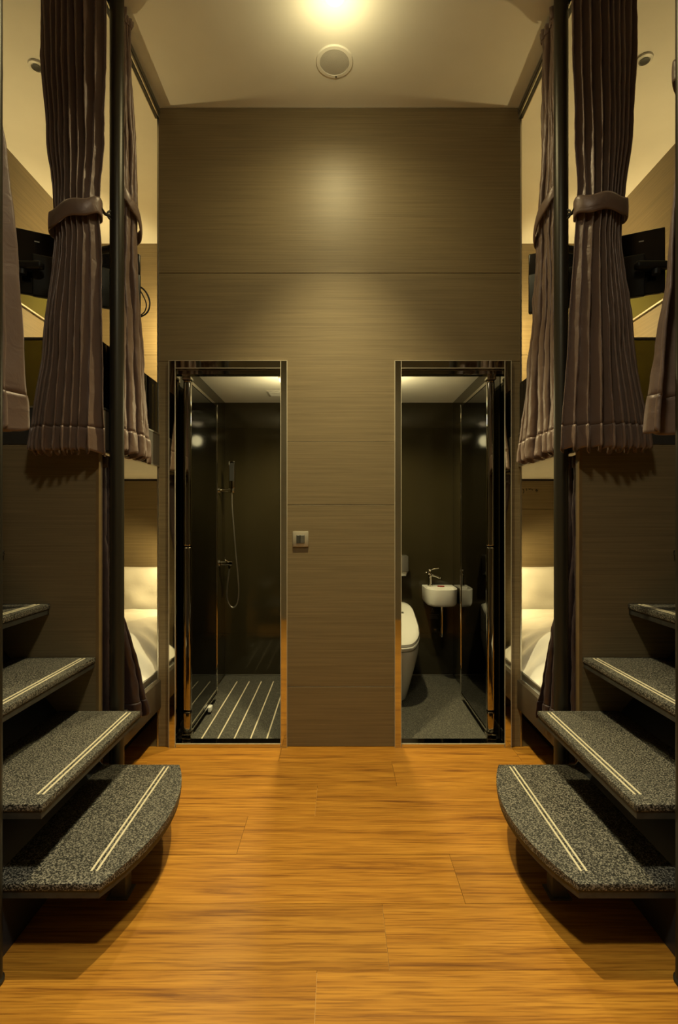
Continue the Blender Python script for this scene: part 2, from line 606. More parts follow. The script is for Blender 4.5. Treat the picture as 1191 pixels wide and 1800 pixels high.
# ------------------------------------------------------------------ bathroom doors (structure)
def bath_door(n, s, x_out, x_in):
    """s=-1 shower (left), +1 toilet (right); x_out/x_in are |x| of the frame's outer / inner edge"""
    cx = s * (x_out + x_in) / 2
    d = empty('door_%d' % n, (cx, YW, 0), kind='structure')
    fw = .037
    y0, y1 = YW - .012, YW + .075
    MB(s).box(x_out - fw, x_out, y0, y1, 0, 2.105, bevel=.0022).build('jamb', M['chrome'], d, smooth=False)
    MB(s).box(x_in, x_in + fw, y0, y1, 0, 2.105, bevel=.0022).build('jamb', M['chrome'], d, smooth=False)
    MB(s).box(x_in + fw, x_out - fw, y0, y1, 2.062, 2.105, bevel=.0022).build('head', M['chrome'], d, smooth=False)
    MB(s).box(x_in + fw, x_out - fw, y0 + .022, y1 - .02, 2.035, 2.062, bevel=.0015).build('head_stop', M['chrome_dark'], d, smooth=False)
    MB(s).box(x_in + fw, x_out - fw, y0, y0 + .02, 0, .020, bevel=.0022).build('threshold', M['chrome'], d, smooth=False)
    MB(s).box(x_in + fw, x_out - fw, y0 + .02, y1, 0, .012).build('threshold_plate', M['chrome_dark'], d, smooth=False)
    # added pale strips standing in for highlights along the mirror-polished frame's edges
    yb0, bw = y0 - .0015, .003
    for xa in (x_out - bw, x_out - fw, x_in, x_in + fw - bw):
        MB(s).box(xa, xa + bw, yb0, y0 + .004, .0, 2.105).build('edge_highlight', M['highlight'], d, smooth=False)
    for za, xa, xb in ((2.1025, x_in, x_out), (2.062, x_in + fw, x_out - fw), (.0185, x_in + fw, x_out - fw)):
        MB(s).box(xa, xb, yb0, y0 + .004, za, za + .0028).build('edge_highlight', M['highlight'], d, smooth=False)
    # leaf swung inwards by 90 degrees
    a, b = .828, .872
    ya, yb = YW + .066, 3.50
    leaf = MB(s).box(a + .004, b - .004, ya + .03, yb - .012, .058, 2.002).build('door_leaf', M['glass'], d, smooth=False)
    # near stile in three lengths, rounded
    for z0, z1 in ((.045, .164), (.167, 1.086), (1.089, 2.02)):
        MB(s).box(a, b, ya, ya + .034, z0, z1, bevel=.011, seg=4).build('stile', M['chrome_dark'], leaf)
    MB(s).box(a - .001, b + .001, yb - .014, yb, .045, 2.02, bevel=.003).build('far_stile', M['chrome'], leaf, smooth=False)
    MB(s).box(a + .001, b - .001, ya + .034, yb - .014, .045, .058).build('bottom_rail', M['chrome'], leaf, smooth=False)
    MB(s).box(a + .001, b - .001, ya + .034, yb - .014, 2.002, 2.02).build('top_rail', M['chrome'], leaf, smooth=False)
    # hinges at floor and head
    MB(s).box(a - .004, b + .004, ya - .012, ya + .04, .013, .045, bevel=.004).build('pivot', M['chrome'], leaf, smooth=False)
    MB(s).box(a - .004, b + .004, ya - .012, ya + .04, 2.02, 2.036, bevel=.003).build('pivot', M['chrome'], leaf, smooth=False)
    if s < 0:
        MB(s).box(a - .018, a + .002, 3.24, 3.29, .018, .050, bevel=.004).build('door_stop', M['white'], leaf)
    return d


bath_door(1, -1, .926, .281)
bath_door(2, 1, .937, .302)


# ------------------------------------------------------------------ bunk beds
def bunk(s, near, label):
    if near:
        ya, yb, yp0, yp1 = YR + .02, YN - .03, YN - .03, YN
        pole = (.935, 1.372)
    else:
        ya, yb, yp0, yp1 = YP + .03, YF - .002, YP, YP + .03
        pole = (.945, YP + .045)
    ys = yb if near else YW + .016        # end of the side opening
    b = empty('bunk_bed', (s * 1.5, (ya + yb) / 2, 0), label, 'bunk bed')
    if near:
        MB(s).box(1.004, UO - .002, yp0, yp1, 0.001, 1.552).build('end_panel', M['wood'], b, smooth=False)
    else:
        for z0, z1 in ((0.001, 1.552),):
            MB(s).box(1.012, UO - .002, yp0, yp1, z0, z1).build('end_panel', M['wood'], b, smooth=False)
        MB(s).box(1.0, 1.012, yp0 - .002, yp1, 0.001, 1.552).build('edge_band', M['edge'], b, smooth=False)
    # base
    MB(s).box(.972, 1.0, ya if near else yp1 + .001, ys, .212, .365, bevel=.003).build('side_rail', M['rail'], b)
    MB(s).box(1.02, UO - .002, ya + .005, yb - .005, .20, .26).build('slat_base', M['rail'], b, smooth=False)
    MB(s).box(1.15, UO - .002, ya + .005, yb - .005, .001, .20).build('plinth', M['joint'], b, smooth=False)
    # upper deck and its fascias
    MB(s).box(1.0, UO - .002, ya + .001, yb, 1.566, 1.70).build('upper_deck', M['ceiling'], b, smooth=False)
    MB(s).box(.980, .999, yp0 if not near else ya, ys if not near else yp1, 1.535, 1.702).build('side_fascia', M['fascia_side'], b, smooth=False)
    MB(s).box(1.0, UO - .002, yp0 - .004, yp1 - .005, 1.556, 1.708).build('end_fascia', M['fascia'], b, smooth=False)
    # chrome channels and smoked glass guards
    y0, y1 = (yp0, ys) if not near else (ya, yp1)
    MB(s).box(.978, 1.001, y0, y1, 1.7025, 1.710).build('glass_channel', M['alu'], b, smooth=False)
    MB(s).box(.978, 1.001, y0, y1, 1.527, 1.534).build('lower_channel', M['alu'], b, smooth=False)
    MB(s).box(.985, .995, y0 + .001, y1, 1.711, 1.985, bevel=.001, seg=1).build('side_guard', M['guard_glass'], b, smooth=False)
    ye = yp0 + .006
    MB(s).box(1.002, 1.56, ye - .008, ye + .014, 1.709, 1.716).build('glass_channel', M['alu'], b, smooth=False)
    MB(s).box(1.002, 1.56, ye, ye + .010, 1.717, 1.995, bevel=.001, seg=1).build('end_guard', M['guard_glass'], b, smooth=False)
    MB(s).box(1.002, 1.56, ye - .002, ye + .012, 1.995, 2.004).build('guard_cap', M['rail'], b, smooth=False)
    # round post from floor to ceiling
    p = MB(s).lathe([(.029, 0.001), (.029, ZC - .001)], (pole[0], pole[1], 0), 28).build('post', M['pole'], b)
    MB(s).lathe([(.034, 0.001), (.034, .008), (.030, .012)], (pole[0], pole[1], 0), 28).build('post_flange', M['pole'], p)
    return b


bunk(-1, False, 'far two-tier bunk bed with dark post beside the shower doorway')
bunk(1, False, 'far two-tier bunk bed with dark post beside the toilet doorway')
bunk(-1, True, 'near bunk bed by the left frame edge, only its dark post in view')
bunk(1, True, 'near bunk bed by the right frame edge, only its dark post in view')


# ------------------------------------------------------------------ stairs of cantilevered granite treads
def stairs(s, label):
    st = empty('staircase', (s * 1.1, 1.78, 0), label, 'stairs')
    noses = [.664, .826, 1.015, 1.203, 1.392, 1.580]
    yb, yf = YP - .002, 1.436
    R = .223
    for i, u in enumerate(noses):
        z = R * (i + 1)
        back = u + (.42 if i == 0 else .34)
        back = min(back, UO - .005)
        pts = []
        if i == 0:
            for k in range(17):
                t = k / 16
                bow = .082 * (1 - (2 * t - 1) ** 2)
                pts.append((u - bow + .006 * t, yb + (yf - yb) * t))
        else:
            pts += [(u, yb), (u + .006, yf)]
        pts += [(back, yf), (back, yb)]
        tr = MB(s).prism(pts, z - .022, z, 'z', bevel=.004).build('tread', M['granite'], st)
        inset = [(p[0] + .004 if p[0] < back - .01 else p[0], min(max(p[1], yf + .003), yb)) for p in pts]
        MB(s).prism(inset, z - .043, z - .0225, 'z').build('tread_base', M['tread_base'], tr)
        for d in ((.030, .046) if i else (.036, .052)):
            MB(s).box(u + d, u + d + .0065, yf + .05, yb - .022, z - .001, z + .0018, bevel=.0006, seg=1).build('grip_strip', M['strip'], tr, smooth=False)
    # sloping blue-black board that carries the treads
    th = .03
    pr = [(.955, 0.001), (.955, .19), (2.0, 1.395), (2.0, 1.36), (1.0, .20), (1.0, .001)]
    MB(s).prism(pr, yf + .012, yb - .001, 'y').build('carriage_board', M['carriage'], st, smooth=False)
    MB(s).box(.70, .75, 1.68, 1.73, .001, .179, bevel=.003).build('support_leg', M['leg'], st)
    MB(s).box(.69, .76, 1.67, 1.74, .001, .006).build('leg_plate', M['leg'], st, smooth=False)
    return st


stairs(-1, 'stairs of speckled granite treads climbing left before the shower side bunk')
stairs(1, 'stairs of speckled granite treads climbing right before the toilet side bunk')


# ------------------------------------------------------------------ curtains
def interp(tab, z):
    """tab rows: z, a, b, amp, bow sorted by falling z"""
    if z >= tab[0][0]:
        return tab[0][1:]
    for p, q in zip(tab[:-1], tab[1:]):
        if q[0] <= z <= p[0]:
            t = (p[0] - z) / (p[0] - q[0])
            t = t * t * (3 - 2 * t) * .5 + t * .5
            return [p[i] + (q[i] - p[i]) * t for i in range(1, 5)]
    return tab[-1][1:]


def curtain(s, label, tab, plane, axis, n, seed, tie=None, toward=-1, hem=.10, group=None, cord=None, rows=90, lean=0.0, mat=None):
    """axis 'x': spread along u with folds in y; axis 'y': spread along y with folds in u"""
    mat = mat or M['satin']
    rnd = random.Random(seed)
    ph = [rnd.uniform(0, 6.28) for _ in range(6)]
    zt, zb = tab[0][0], tab[-1][0]

    def pt(u, z, off=0.0, drop=0.0):
        a, b, amp, bow = interp(tab, z)
        k = (zt - z) / (zt - zb)
        p = n * u ** .82 + .22 * math.sin(3.1 * u * 3 + ph[0]) + .12 * math.sin(11 * u + ph[1] + 1.5 * k) + .05 * math.sin(5 * k + ph[2] + 9 * u)
        c = math.cos(2 * math.pi * p)
        f = math.copysign(abs(c) ** .75, c)
        a_loc = 1.22 * amp * (1 + .35 * math.sin(7.3 * u + ph[3] + 2 * k))
        d = a_loc * f + bow * 4 * u * (1 - u)
        d += .010 * noise.noise(Vector((u * 9 + seed, z * 5, seed * .7))) + .004 * noise.noise(Vector((u * 30, z * 22, seed)))
        d += off
        ww = a + (b - a) * u + (abs(b - a) / n) * .20 * math.sin(4 * math.pi * p)
        zz = z + drop * (.010 * math.sin(2 * math.pi * p + .7) + .012 * noise.noise(Vector((u * 6, seed, 0))))
        if axis == 'x':
            return (ww, plane + toward * d, zz)
        return (plane + lean * u * k ** 1.2 + toward * d, ww, zz)

    zh = zb + hem
    nu = max(90, int(n * 16))
    a, b = tab[-1][1], tab[-1][2]
    base = (s * (a + b) / 2, plane, zb) if axis == 'x' else (s * plane, (a + b) / 2, zb)
    root = empty('curtain', base, label, 'curtain', group)
    c = MB(s).grid(lambda u, v: pt(u, zt + (zh - .004 - zt) * v, 0, 0), nu, rows).build('cloth', mat, root, recalc=False, angle=180)
    solid(c, .003)
    h = MB(s).grid(lambda u, v: pt(u, zh + (zb - zh) * v, .004 - .003 * abs(2 * v - 1) ** 6, v), nu, 10).build('hem', mat, root, recalc=False, angle=180)
    solid(h, .005)
    # heading tape
    t = MB(s).grid(lambda u, v: pt(u, zt - .002 - .05 * v, .005), nu, 2).build('heading_tape', mat, root, recalc=False, angle=180)
    solid(t, .004)
    if tie:
        zc, slope, hw = tie          # centre height, rise from a-end to b-end, half width
        a, b, amp, bow = interp(tab, zc)
        cw, rw = (a + b) / 2, abs(b - a) / 2 + (.014 if axis == 'x' else .006)
        rd = amp + bow * .6 + .022
        sg = 1 if b > a else -1

        def tb(u, v):
            th = 2 * math.pi * u
            ww = cw + rw * math.cos(th) * (1 if True else 0)
            d = rd * math.sin(th) + bow * .35
            zz = zc + slope * math.cos(th) * sg + (v - .5) * 2 * hw + .006 * math.sin(5 * th)
            d *= 1 + .10 * math.sin(math.pi * v)
            if axis == 'x':
                return (ww, plane + toward * d, zz)
            return (plane + toward * d, ww, zz)
        tie_o = MB(s).grid(tb, 64, 8).build('tieback', mat, root, recalc=False, angle=180)
        solid(tie_o, .005)
        if cord:
            (cx, cy, cz) = cord
            e = tb(0 if (cx if axis == 'x' else cy) > cw else .5, .5)
            e2 = (e[0], e[1], e[2])
            MB(s).tube([e2, ((e2[0] + cx) / 2, (e2[1] + cy) / 2, (e2[2] + cz) / 2 - .012), (cx, cy, cz)], .006, 8, 2).build('cord', M['black'], tie_o)
            MB(s).tube([(cx - .004, cy, cz + .018), (cx + .004, cy - .014, cz + .004), (cx, cy - .012, cz - .016), (cx - .006, cy - .002, cz - .02)], .004, 8, 2).build('hook', M['black'], tie_o)
    return root


def sx(px, y):
    return abs(px - 596) / 900.0 * y


def sz(py, y):
    return CAM_Z + (910 - py) / 900.0 * y


def rows_x(lst, y):
    return [(sz(py, y) if not isinstance(py, str) else float(py), sx(pa, y), sx(pb, y), amp, bow) for py, pa, pb, amp, bow in lst]


YC = 2.075
TOP = str(ZC - .035)
G = 'satin curtains of the upper bunks'
left_end = [(TOP, 74, 188, .022, .01), (100, 77, 187, .022, .012), (250, 87, 184, .018, .02), (335, 97, 177, .013, .035), (382, 98, 175, .011, .04),
            (425, 100, 178, .012, .038), (600, 81, 181, .020, .03), (796, 58, 184, .028, .025)]
right_end = [(TOP, 1113, 1002, .022, .01), (100, 1112, 1004, .022, .012), (250, 1107, 1010, .018, .02), (335, 1095, 1014, .013, .035), (382, 1091, 1013, .011, .04),
             (425, 1089, 1010, .012, .038), (600, 1108, 998, .020, .03), (792, 1138, 984, .028, .025)]
curtain(-1, 'brown satin curtain tied back left of the dark post, shower side', rows_x(left_end, YC), YC, 'x', 9, 3,
        tie=(sz(386, YC), .036, .033), cord=(.955, 2.132, sz(378, 2.13)), group=G)
curtain(1, 'brown satin curtain tied back right of the dark post, toilet side', rows_x(right_end, YC), YC, 'x', 9, 11,
        tie=(sz(373, YC), .006, .034), cord=(.955, 2.132, sz(376, 2.13)), group=G)

left_side = [(ZC - .035, 2.19, 2.372, .026, .0), (3.37, 2.19, 2.330, .020, .01), (2.94, 2.19, 2.425, .018, .015), (2.66, 2.20, 2.450, .014, .02), (2.56, 2.20, 2.462, .012, .02),
             (2.17, 2.19, 2.530, .020, .01), (1.995, 2.19, 2.585, .022, .01), (1.535, 2.18, 2.705, .028, .0)]
right_side = [(ZC - .035, 2.19, 2.410, .026, .0), (3.37, 2.19, 2.400, .020, .01), (2.94, 2.19, 2.430, .018, .015), (2.66, 2.20, 2.480, .014, .02), (2.56, 2.20, 2.51, .012, .02),
              (2.17, 2.19, 2.560, .020, .01), (1.995, 2.19, 2.640, .022, .01), (1.535, 2.18, 2.760, .028, .0)]
curtain(-1, 'brown satin curtain right of the dark post, hanging along the shower side bunk', [(z, a * .9695 + .085, b * .9695, m * .8, w_) for z, a, b, m, w_ in left_side], .952, 'y', 6, 21,
        tie=(2.60, -.055, .028), cord=(.952, 2.208, 2.66), group=G)
curtain(1, 'brown satin curtain left of the dark post, hanging along the toilet side bunk', [(z, a * .9695 + .085, b * .9695, m * .8, w_) for z, a, b, m, w_ in right_side], .952, 'y', 6, 33,
        tie=(2.60, -.060, .028), cord=(.952, 2.208, 2.66), group=G)

GL = 'satin curtains of the lower bunks'
low = [(1.520, 2.19, 2.36, .026, .01), (1.20, 2.19, 2.33, .024, .01), (.86, 2.20, 2.29, .018, .02), (.72, 2.19, 2.33, .022, .02), (.50, 2.19, 2.41, .024, .01), (.31, 2.19, 2.445, .020, .0)]
low_r = [(1.520, 2.19, 2.34, .026, .01), (1.20, 2.19, 2.32, .024, .01), (.90, 2.20, 2.30, .018, .02), (.72, 2.19, 2.34, .022, .02), (.50, 2.19, 2.39, .024, .01), (.31, 2.19, 2.425, .020, .0)]
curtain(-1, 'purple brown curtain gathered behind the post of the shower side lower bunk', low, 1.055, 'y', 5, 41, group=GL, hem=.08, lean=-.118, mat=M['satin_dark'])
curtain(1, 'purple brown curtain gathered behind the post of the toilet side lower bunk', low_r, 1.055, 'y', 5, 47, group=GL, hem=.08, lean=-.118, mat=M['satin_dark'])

GN = 'satin curtains of the near bunks'
YK = 1.452
near_l = [(ZC - .035, 1.22, .975, .022, .01), (2.9, 1.20, .975, .02, .02), (2.5, 1.17, .985, .012, .035), (2.30, 1.19, .955, .014, .03), (2.06, 1.21, .932, .018, .02), (1.75, 1.25, .920, .024, .02), (1.505, 1.28, .910, .028, .02)]
near_r = [(ZC - .035, 1.22, .975, .022, .01), (2.9, 1.20, .975, .02, .02), (2.5, 1.17, .975, .012, .035), (2.30, 1.19, .945, .014, .03), (1.944, 1.22, .918, .02, .02), (1.75, 1.25, .895, .024, .02), (1.495, 1.28, .868, .028, .02)]
curtain(-1, 'satin curtain cut by the left picture edge, hanging at the near bunk', near_l, YK, 'x', 8, 53, tie=(2.5, .03, .03), group=GN, toward=1)
curtain(1, 'satin curtain cut by the right picture edge, hanging at the near bunk', near_r, YK, 'x', 8, 59, tie=(2.5, .03, .03), group=GN, toward=1)


# ------------------------------------------------------------------ bedding of the lower bunks
def pillow(s, label, c, wx, hz, t, tilt, seed, group):
    m = MB(s)

    def side(sign):
        def fn(a, b):
            p, q = 2 * a - 1, 2 * b - 1
            th = t * max(0, 1 - abs(p) ** 3.2) ** .5 * max(0, 1 - abs(q) ** 3.2) ** .5
            th += .012 * noise.noise(Vector((p * 2.2 + seed, q * 2.2, sign))) * (1 - abs(p)) * (1 - abs(q)) * 2
            x = p * wx * (1 - .05 * (1 - q * q))
            z = q * hz * (1 - .06 * (1 - p * p))
            y = sign * th
            v = Vector((x, y, z))
            cy, sn = math.cos(tilt), math.sin(tilt)
            v = Vector((v.x, v.y * cy - v.z * sn, v.y * sn + v.z * cy))
            return (c[0] + v.x, c[1] + v.y, c[2] + v.z)
        return fn
    m.grid(side(-1), 30, 24)
    m.grid(side(1), 30, 24)
    bmesh.ops.remove_doubles(m.bm, verts=m.bm.verts[:], dist=.0008)
    o = m.build('pillow', M['linen'], angle=180)
    return tag(o, label, 'pillow', group)


def bedding(s, who, seed):
    mt = MB(s).box(1.02, UO - .012, 2.37, YF - .012, .262, .40, bevel=.03, seg=4).build('mattress', M['linen'])
    tag(mt, 'white mattress on the lower bunk next to the %s doorway' % who, 'mattress')
    pillow(s, 'white pillow propped upright against the head wall, %s side lower bunk' % who, (1.56, 4.085, .637), .36, .232, .080, math.radians(-5), seed, 'upright pillows')
    pillow(s, 'white pillow lying flat before the upright one, %s side lower bunk' % who, (1.54, 3.790, .483), .40, .19, .072, math.radians(-88), seed + 5, 'flat pillows')
    y0, y1 = 2.38, 3.585

    def top(a, b):
        u = 1.003 + (UO - .03 - 1.003) * a
        y = y0 + (y1 - y0) * b
        e = max(0.0, min(1.0, (u - 1.003) / .20))
        prof = math.sin(e * math.pi / 2) ** .8
        er = max(0.0, min(1.0, (UO - .03 - u) / .12))
        ef = max(0.0, min(1.0, (y1 - y) / .06)) ** .5
        en = max(0.0, min(1.0, (y - y0) / .10)) ** .5
        h = .405 + (.155 * prof) * (.55 + .45 * er)
        h += .050 * noise.noise(Vector((u * 2.1 + seed, y * 1.5, seed * .3))) * e
        # fold of the quilt: raised lobe with a rounded edge
        r = math.hypot((u - 1.50) / .40, (y - 2.70) / .62)
        h += .055 * (1 - 1 / (1 + math.exp(-(r - 1) * 12)))
        h += .012 * math.sin(34 * y + 5 * math.sin(3 * u + seed)) * (1 - e) * (e > .01) * 1.4
        h += .006 * noise.noise(Vector((u * 14, y * 9, seed)))
        return (u, y, max(.404, .405 + (h - .405) * (.35 + .65 * ef) * (.5 + .5 * en)))
    d = MB(s)
    d.grid(top, 60, 90)
    d.grid(lambda a, b: (1.003 + (UO - .03 - 1.003) * a, y0 + (y1 - y0) * b, .402), 60, 90)
    o = d.build('duvet', M['linen'], angle=180)
    tag(o, 'white crumpled duvet on the lower bunk next to the %s doorway' % who, 'duvet')


bedding(-1, 'shower', 2)
bedding(1, 'toilet', 9)


# ------------------------------------------------------------------ televisions in the upper bunks
def television(s, label):
    A = Vector((1.486, 2.335, 0))        # near outer end
    B = Vector((1.0 if s < 0 else .955, 2.58, 0))        # far inner end
    zc, hh = 2.425, .148
    ctr = (A + B) / 2
    half = (A - B).length / 2
    d = (B - A).normalized()
    nrm = Vector((-d.y, d.x, 0))
    if nrm.y > 0:
        nrm = -nrm                        # towards the camera: back of the set

    root = empty('television', (s * ctr.x, ctr.y, zc - hh), label, 'television', 'wall-arm televisions')

    def slab(u0, u1, n0, n1, z0, z1, name, mat, par, bev):
        m = MB(s)
        m.box(u0, u1, n0, n1, z0, z1, bevel=bev, seg=3)
        for v in m.bm.verts:
            p = ctr + d * v.co.x + nrm * v.co.y
            v.co = Vector((p.x, p.y, v.co.z + zc))
        return m.build(name, mat, par)
    slab(-half, half, -.012, .012, -hh, hh, 'case', M['tv'], root, .006)
    slab(-half + .012, half - .012, -.0135, -.0125, -hh + .02, hh - .012, 'screen', M['tv'], root, 0)
    bk = slab(-half * .72, half * .995, .012, .038, -hh - .012, .035, 'rear_housing', M['tv_matt'], root, .008)
    for i in range(5):
        slab(-.10, .10, .0385, .040, -.10 + i * .018, -.094 + i * .018, 'vent_slot', M['black'], bk, 0)
    slab(-.06, .06, .038, .060, -.055, .045, 'mount_plate', M['tv_matt'], root, .004)
    slab(-half + .085, -half + .105, .0121, .0128, .098, .103, 'maker_mark', M['white'], root, 0)
    # swing arm to the post
    p0 = ctr + nrm * .07
    arm = MB(s).tube([(p0.x, p0.y, 2.42), (1.2, 2.26, 2.40), (.975, 2.19, 2.40)], .016, 10, 2).build('swing_arm', M['black'], root)
    # stub of the arm with a tension knob that sticks out at the outer end
    e0 = A + nrm * .035
    hd = MB(s)
    hd.box(e0.x - .14, e0.x + .015, e0.y - .02, e0.y + .02, 2.368, 2.402, bevel=.012, seg=3)
    h = hd.build('arm_end', M['black'], root)
    MB(s).lathe([(.018, 0), (.018, .022), (.012, .026)], (e0.x - .045, e0.y, 2.344), 16).build('knob', M['black'], h)
    if s < 0:
        q = B - d * .01 - nrm * -.02
        cz = zc - .01
        MB(s).tube([(q.x + .01, q.y, cz), (q.x - .035, q.y, cz - .03), (q.x - .06, q.y, cz - .09), (q.x - .045, q.y, cz - .145), (q.x, q.y, cz - .165)], .004, 8, 3).build('cable', M['black'], root)
        MB(s).tube([(q.x + .01, q.y, cz - .005), (q.x - .02, q.y, cz - .05), (q.x - .042, q.y, cz - .10), (q.x - .03, q.y, cz - .14), (q.x, q.y, cz - .16)], .003, 8, 3).build('cable', M['black'], root)
        MB(s).box(q.x - .006, q.x + .002, q.y - .012, q.y - .004, cz - .115, cz - .08).build('cable_tag', M['white'], root, smooth=False)


television(-1, 'black television on a swing arm behind the curtain, shower side upper bunk')
television(1, 'black television on a swing arm behind the curtain, toilet side upper bunk')

# olive glass strips on the outer walls of the upper bunks
for s, who in ((-1, 'shower'), (1, 'toilet')):
    r = empty('glass_strip', (s * UO, 2.9, 2.595), 'olive glass strip with bright edges on outer wall, %s side upper bunk' % who, 'wall strip')
    MB(s).box(UO - .012, UO - .001, YP + .02, YF - .02, 2.60, 2.772).build('pane', M['olive'], r, smooth=False)
    MB(s).box(UO - .016, UO - .001, YP + .02, YF - .02, 2.590, 2.600).build('edge_profile', M['alu'], r, smooth=False)
    MB(s).box(UO - .016, UO - .001, YP + .02, YF - .02, 2.772, 2.782).build('edge_profile', M['alu'], r, smooth=False)


# ------------------------------------------------------------------ lamps
def downlight(loc, r, label, group, power, angle, blend, glow='lamp_glow', size=.03, cat='downlight', color=WARM):
    root = empty('downlight', loc, label, cat, group)
    x, y, z = loc
    MB().lathe([(r * .74, -.001), (r * .78, -.006), (r, -.006), (r * 1.02, 0.0)], loc, 32).build('trim_ring', M['white_paint'], root)
    MB().lathe([(r * .72, -.0025), (r * .5, -.003), (.001, -.003)], loc, 32).build('lens', M[glow], root)
    l = light('lamp_light', 'SPOT', (x, y, z - .02), power, color, spot_size=math.radians(angle), spot_blend=blend, shadow_soft_size=size)
    attach_light(l, root)
    return root


def attach_light(l, root):
    wl = Vector(l.location)
    l.parent = root
    l.location = wl - world_loc(root)


for yy, lab, colr, soft, spill in ((2.20, 'lit downlight in the aisle ceiling at the top picture edge', WARM, .03, P_SPILL),
                            (.35, 'added unseen downlight in the aisle ceiling above the viewer, cooler fill', WARM_FILL, .15, P_SPILL * 3.2)):  # second lamp is an unseen addition that brightens panels and treads
    dl = downlight((-.018, yy, ZC), .05, lab, 'aisle downlights', P_MAIN, 73, 1.0, size=soft, color=colr)
    attach_light(light('spill_light', 'SPOT', (-.018, yy, ZC - .02), spill, colr, spot_size=math.radians(158), spot_blend=.9, shadow_soft_size=soft), dl)
    attach_light(light('fill_light', 'POINT', (-.018, yy, ZC - .16), P_FILL, colr, shadow_soft_size=.05), dl)  # unseen fill under the lens, added to wash ceiling and wall corners


def dome_lamp(loc, label):
    """surface-mounted dome on a bathroom ceiling"""
    x, y, z = loc
    root = empty('dome_lamp', loc, label, 'ceiling lamp', 'bathroom dome lamps')
    MB().lathe([(.062, 0), (.062, -.018), (.056, -.022)], loc, 32).build('base', M['white_paint'], root)
    MB().lathe([(.054, -.022), (.050, -.034), (.034, -.046), (.001, -.051)], loc, 32).build('glass_dome', M['soft_glow'], root)
    attach_light(light('fill_light', 'POINT', (x, y, z - .19), P_BATH_FILL, WARM, shadow_soft_size=.05), root)  # unseen point below the dome, added to lift the ceiling
    attach_light(light('lamp_light', 'SPOT', (x, y, z - .055), P_BATH, WARM, spot_size=math.radians(150), spot_blend=.6, shadow_soft_size=.035), root)


dome_lamp((-.33, 3.30, ZB), 'round dome lamp on the shower room ceiling')
dome_lamp((.30, 3.30, ZB), 'round dome lamp on the toilet room ceiling')


def spot_eye(s, loc, label):
    root = empty('ceiling_spot', loc, label, 'ceiling spot', 'small round ceiling spots over the bunks')
    MB().lathe([(.022, -.001), (.026, -.012), (.038, -.009), (.040, 0)], loc, 28).build('ring', M['white_paint'], root)
    MB().lathe([(.021, -.0125), (.008, -.014), (.001, -.014)], (loc[0], loc[1], loc[2] + .002), 24).build('eye', M['black'], root)


spot_eye(-1, (-1.496, 2.536, ZC), 'small round ceiling spot over the shower side upper bunk')
spot_eye(1, (1.49, 2.50, ZC), 'small round ceiling spot over the toilet side upper bunk')

sp = empty('ceiling_speaker', (-.022, 2.514, ZC), 'round grey ceiling speaker in the aisle ceiling below the downlight', 'speaker')
MB().lathe([(.072, -.001), (.072, -.007), (.088, -.006), (.092, 0)], (-.022, 2.514, ZC), 40).build('rim', M['ceiling'], sp)
MB().lathe([(.071, -.0045), (.04, -.0065), (.001, -.0075)], (-.022, 2.514, ZC), 40).build('grille', M['grille'], sp)
MB().lathe([(.004, -.010), (.004, -.005)], (-.015, 2.592, ZC), 12).build('indicator', M['black'], sp)


def reading_lamp(s, z, label, power, aim, angle, blend):
    """small swivel lamp on the bunk's inner side wall"""
    u, y = .976, 3.84
    root = empty('reading_lamp', (s * u, y, z), label, 'lamp', 'bunk reading lamps')
    MB(s).lathe([(.03, 0), (.03, .012), (.012, .016)], (u, y, z), 24, 'x').build('wall_plate', M['alu'], root)
    MB(s).tube([(u + .01, y, z), (u + .06, y, z + .01), (u + .085, y, z + .005)], .007, 10, 2).build('arm', M['alu'], root)
    MB(s).lathe([(.030, -.035), (.026, 0.0), (.014, .03), (.004, .034)], (u + .085, y, z - .01), 24).build('shade', M['alu'], root)
    MB(s).lathe([(.024, -.036), (.02, -.034)], (u + .085, y, z - .012), 20).build('bulb', M['soft_glow'], root)
    l = light('lamp_light', 'SPOT', (s * (u + .085), y, z - .055), power, WARM_BUNK, target=(s * aim[0], aim[1], aim[2]), spot_size=math.radians(angle), spot_blend=blend, shadow_soft_size=.03)
    attach_light(l, root)


def uplight(s, label, power):
    """bowl-shaped uplight on the outer wall of an upper bunk"""
    u, y, z = UO - .001, 2.90, 2.46
    root = empty('wall_uplight', (s * u, y, z - .05), label, 'lamp', 'added upper bunk uplights')
    MB(s).box(u - .012, u, y - .03, y + .03, z - .08, z - .01, bevel=.003).build('wall_plate', M['alu'], root)
    MB(s).lathe([(.012, -.07), (.040, -.045), (.048, -.01), (.045, -.01), (.036, -.04), (.002, -.055)], (u - .055, y, z), 28).build('bowl', M['white_paint'], root)
    MB(s).lathe([(.010, -.054), (.018, -.035), (.010, -.022), (.001, -.018)], (u - .055, y, z), 16).build('bulb', M['soft_glow'], root)
    l = light('lamp_light', 'SPOT', (s * (u - .055), y, z + .004), power, WARM_BUNK, target=(s * (u - .15), y, z + 1), spot_size=math.radians(120), spot_blend=.5, shadow_soft_size=.03)
    attach_light(l, root)


for s, who in ((-1, 'shower'), (1, 'toilet')):
    reading_lamp(s, 1.16, 'reading lamp low on the inner wall of the %s side lower bunk' % who, P_LOW, (1.50, 3.70, .42), 168, .5)
    reading_lamp(s, 2.80, 'reading lamp on the inner wall of the %s side upper bunk' % who, P_UP, (1.60, 4.15, 2.7), 160, .5)
    uplight(s, 'added unseen bowl uplight on the outer wall of the %s side upper bunk' % who, P_CEIL_FILL)

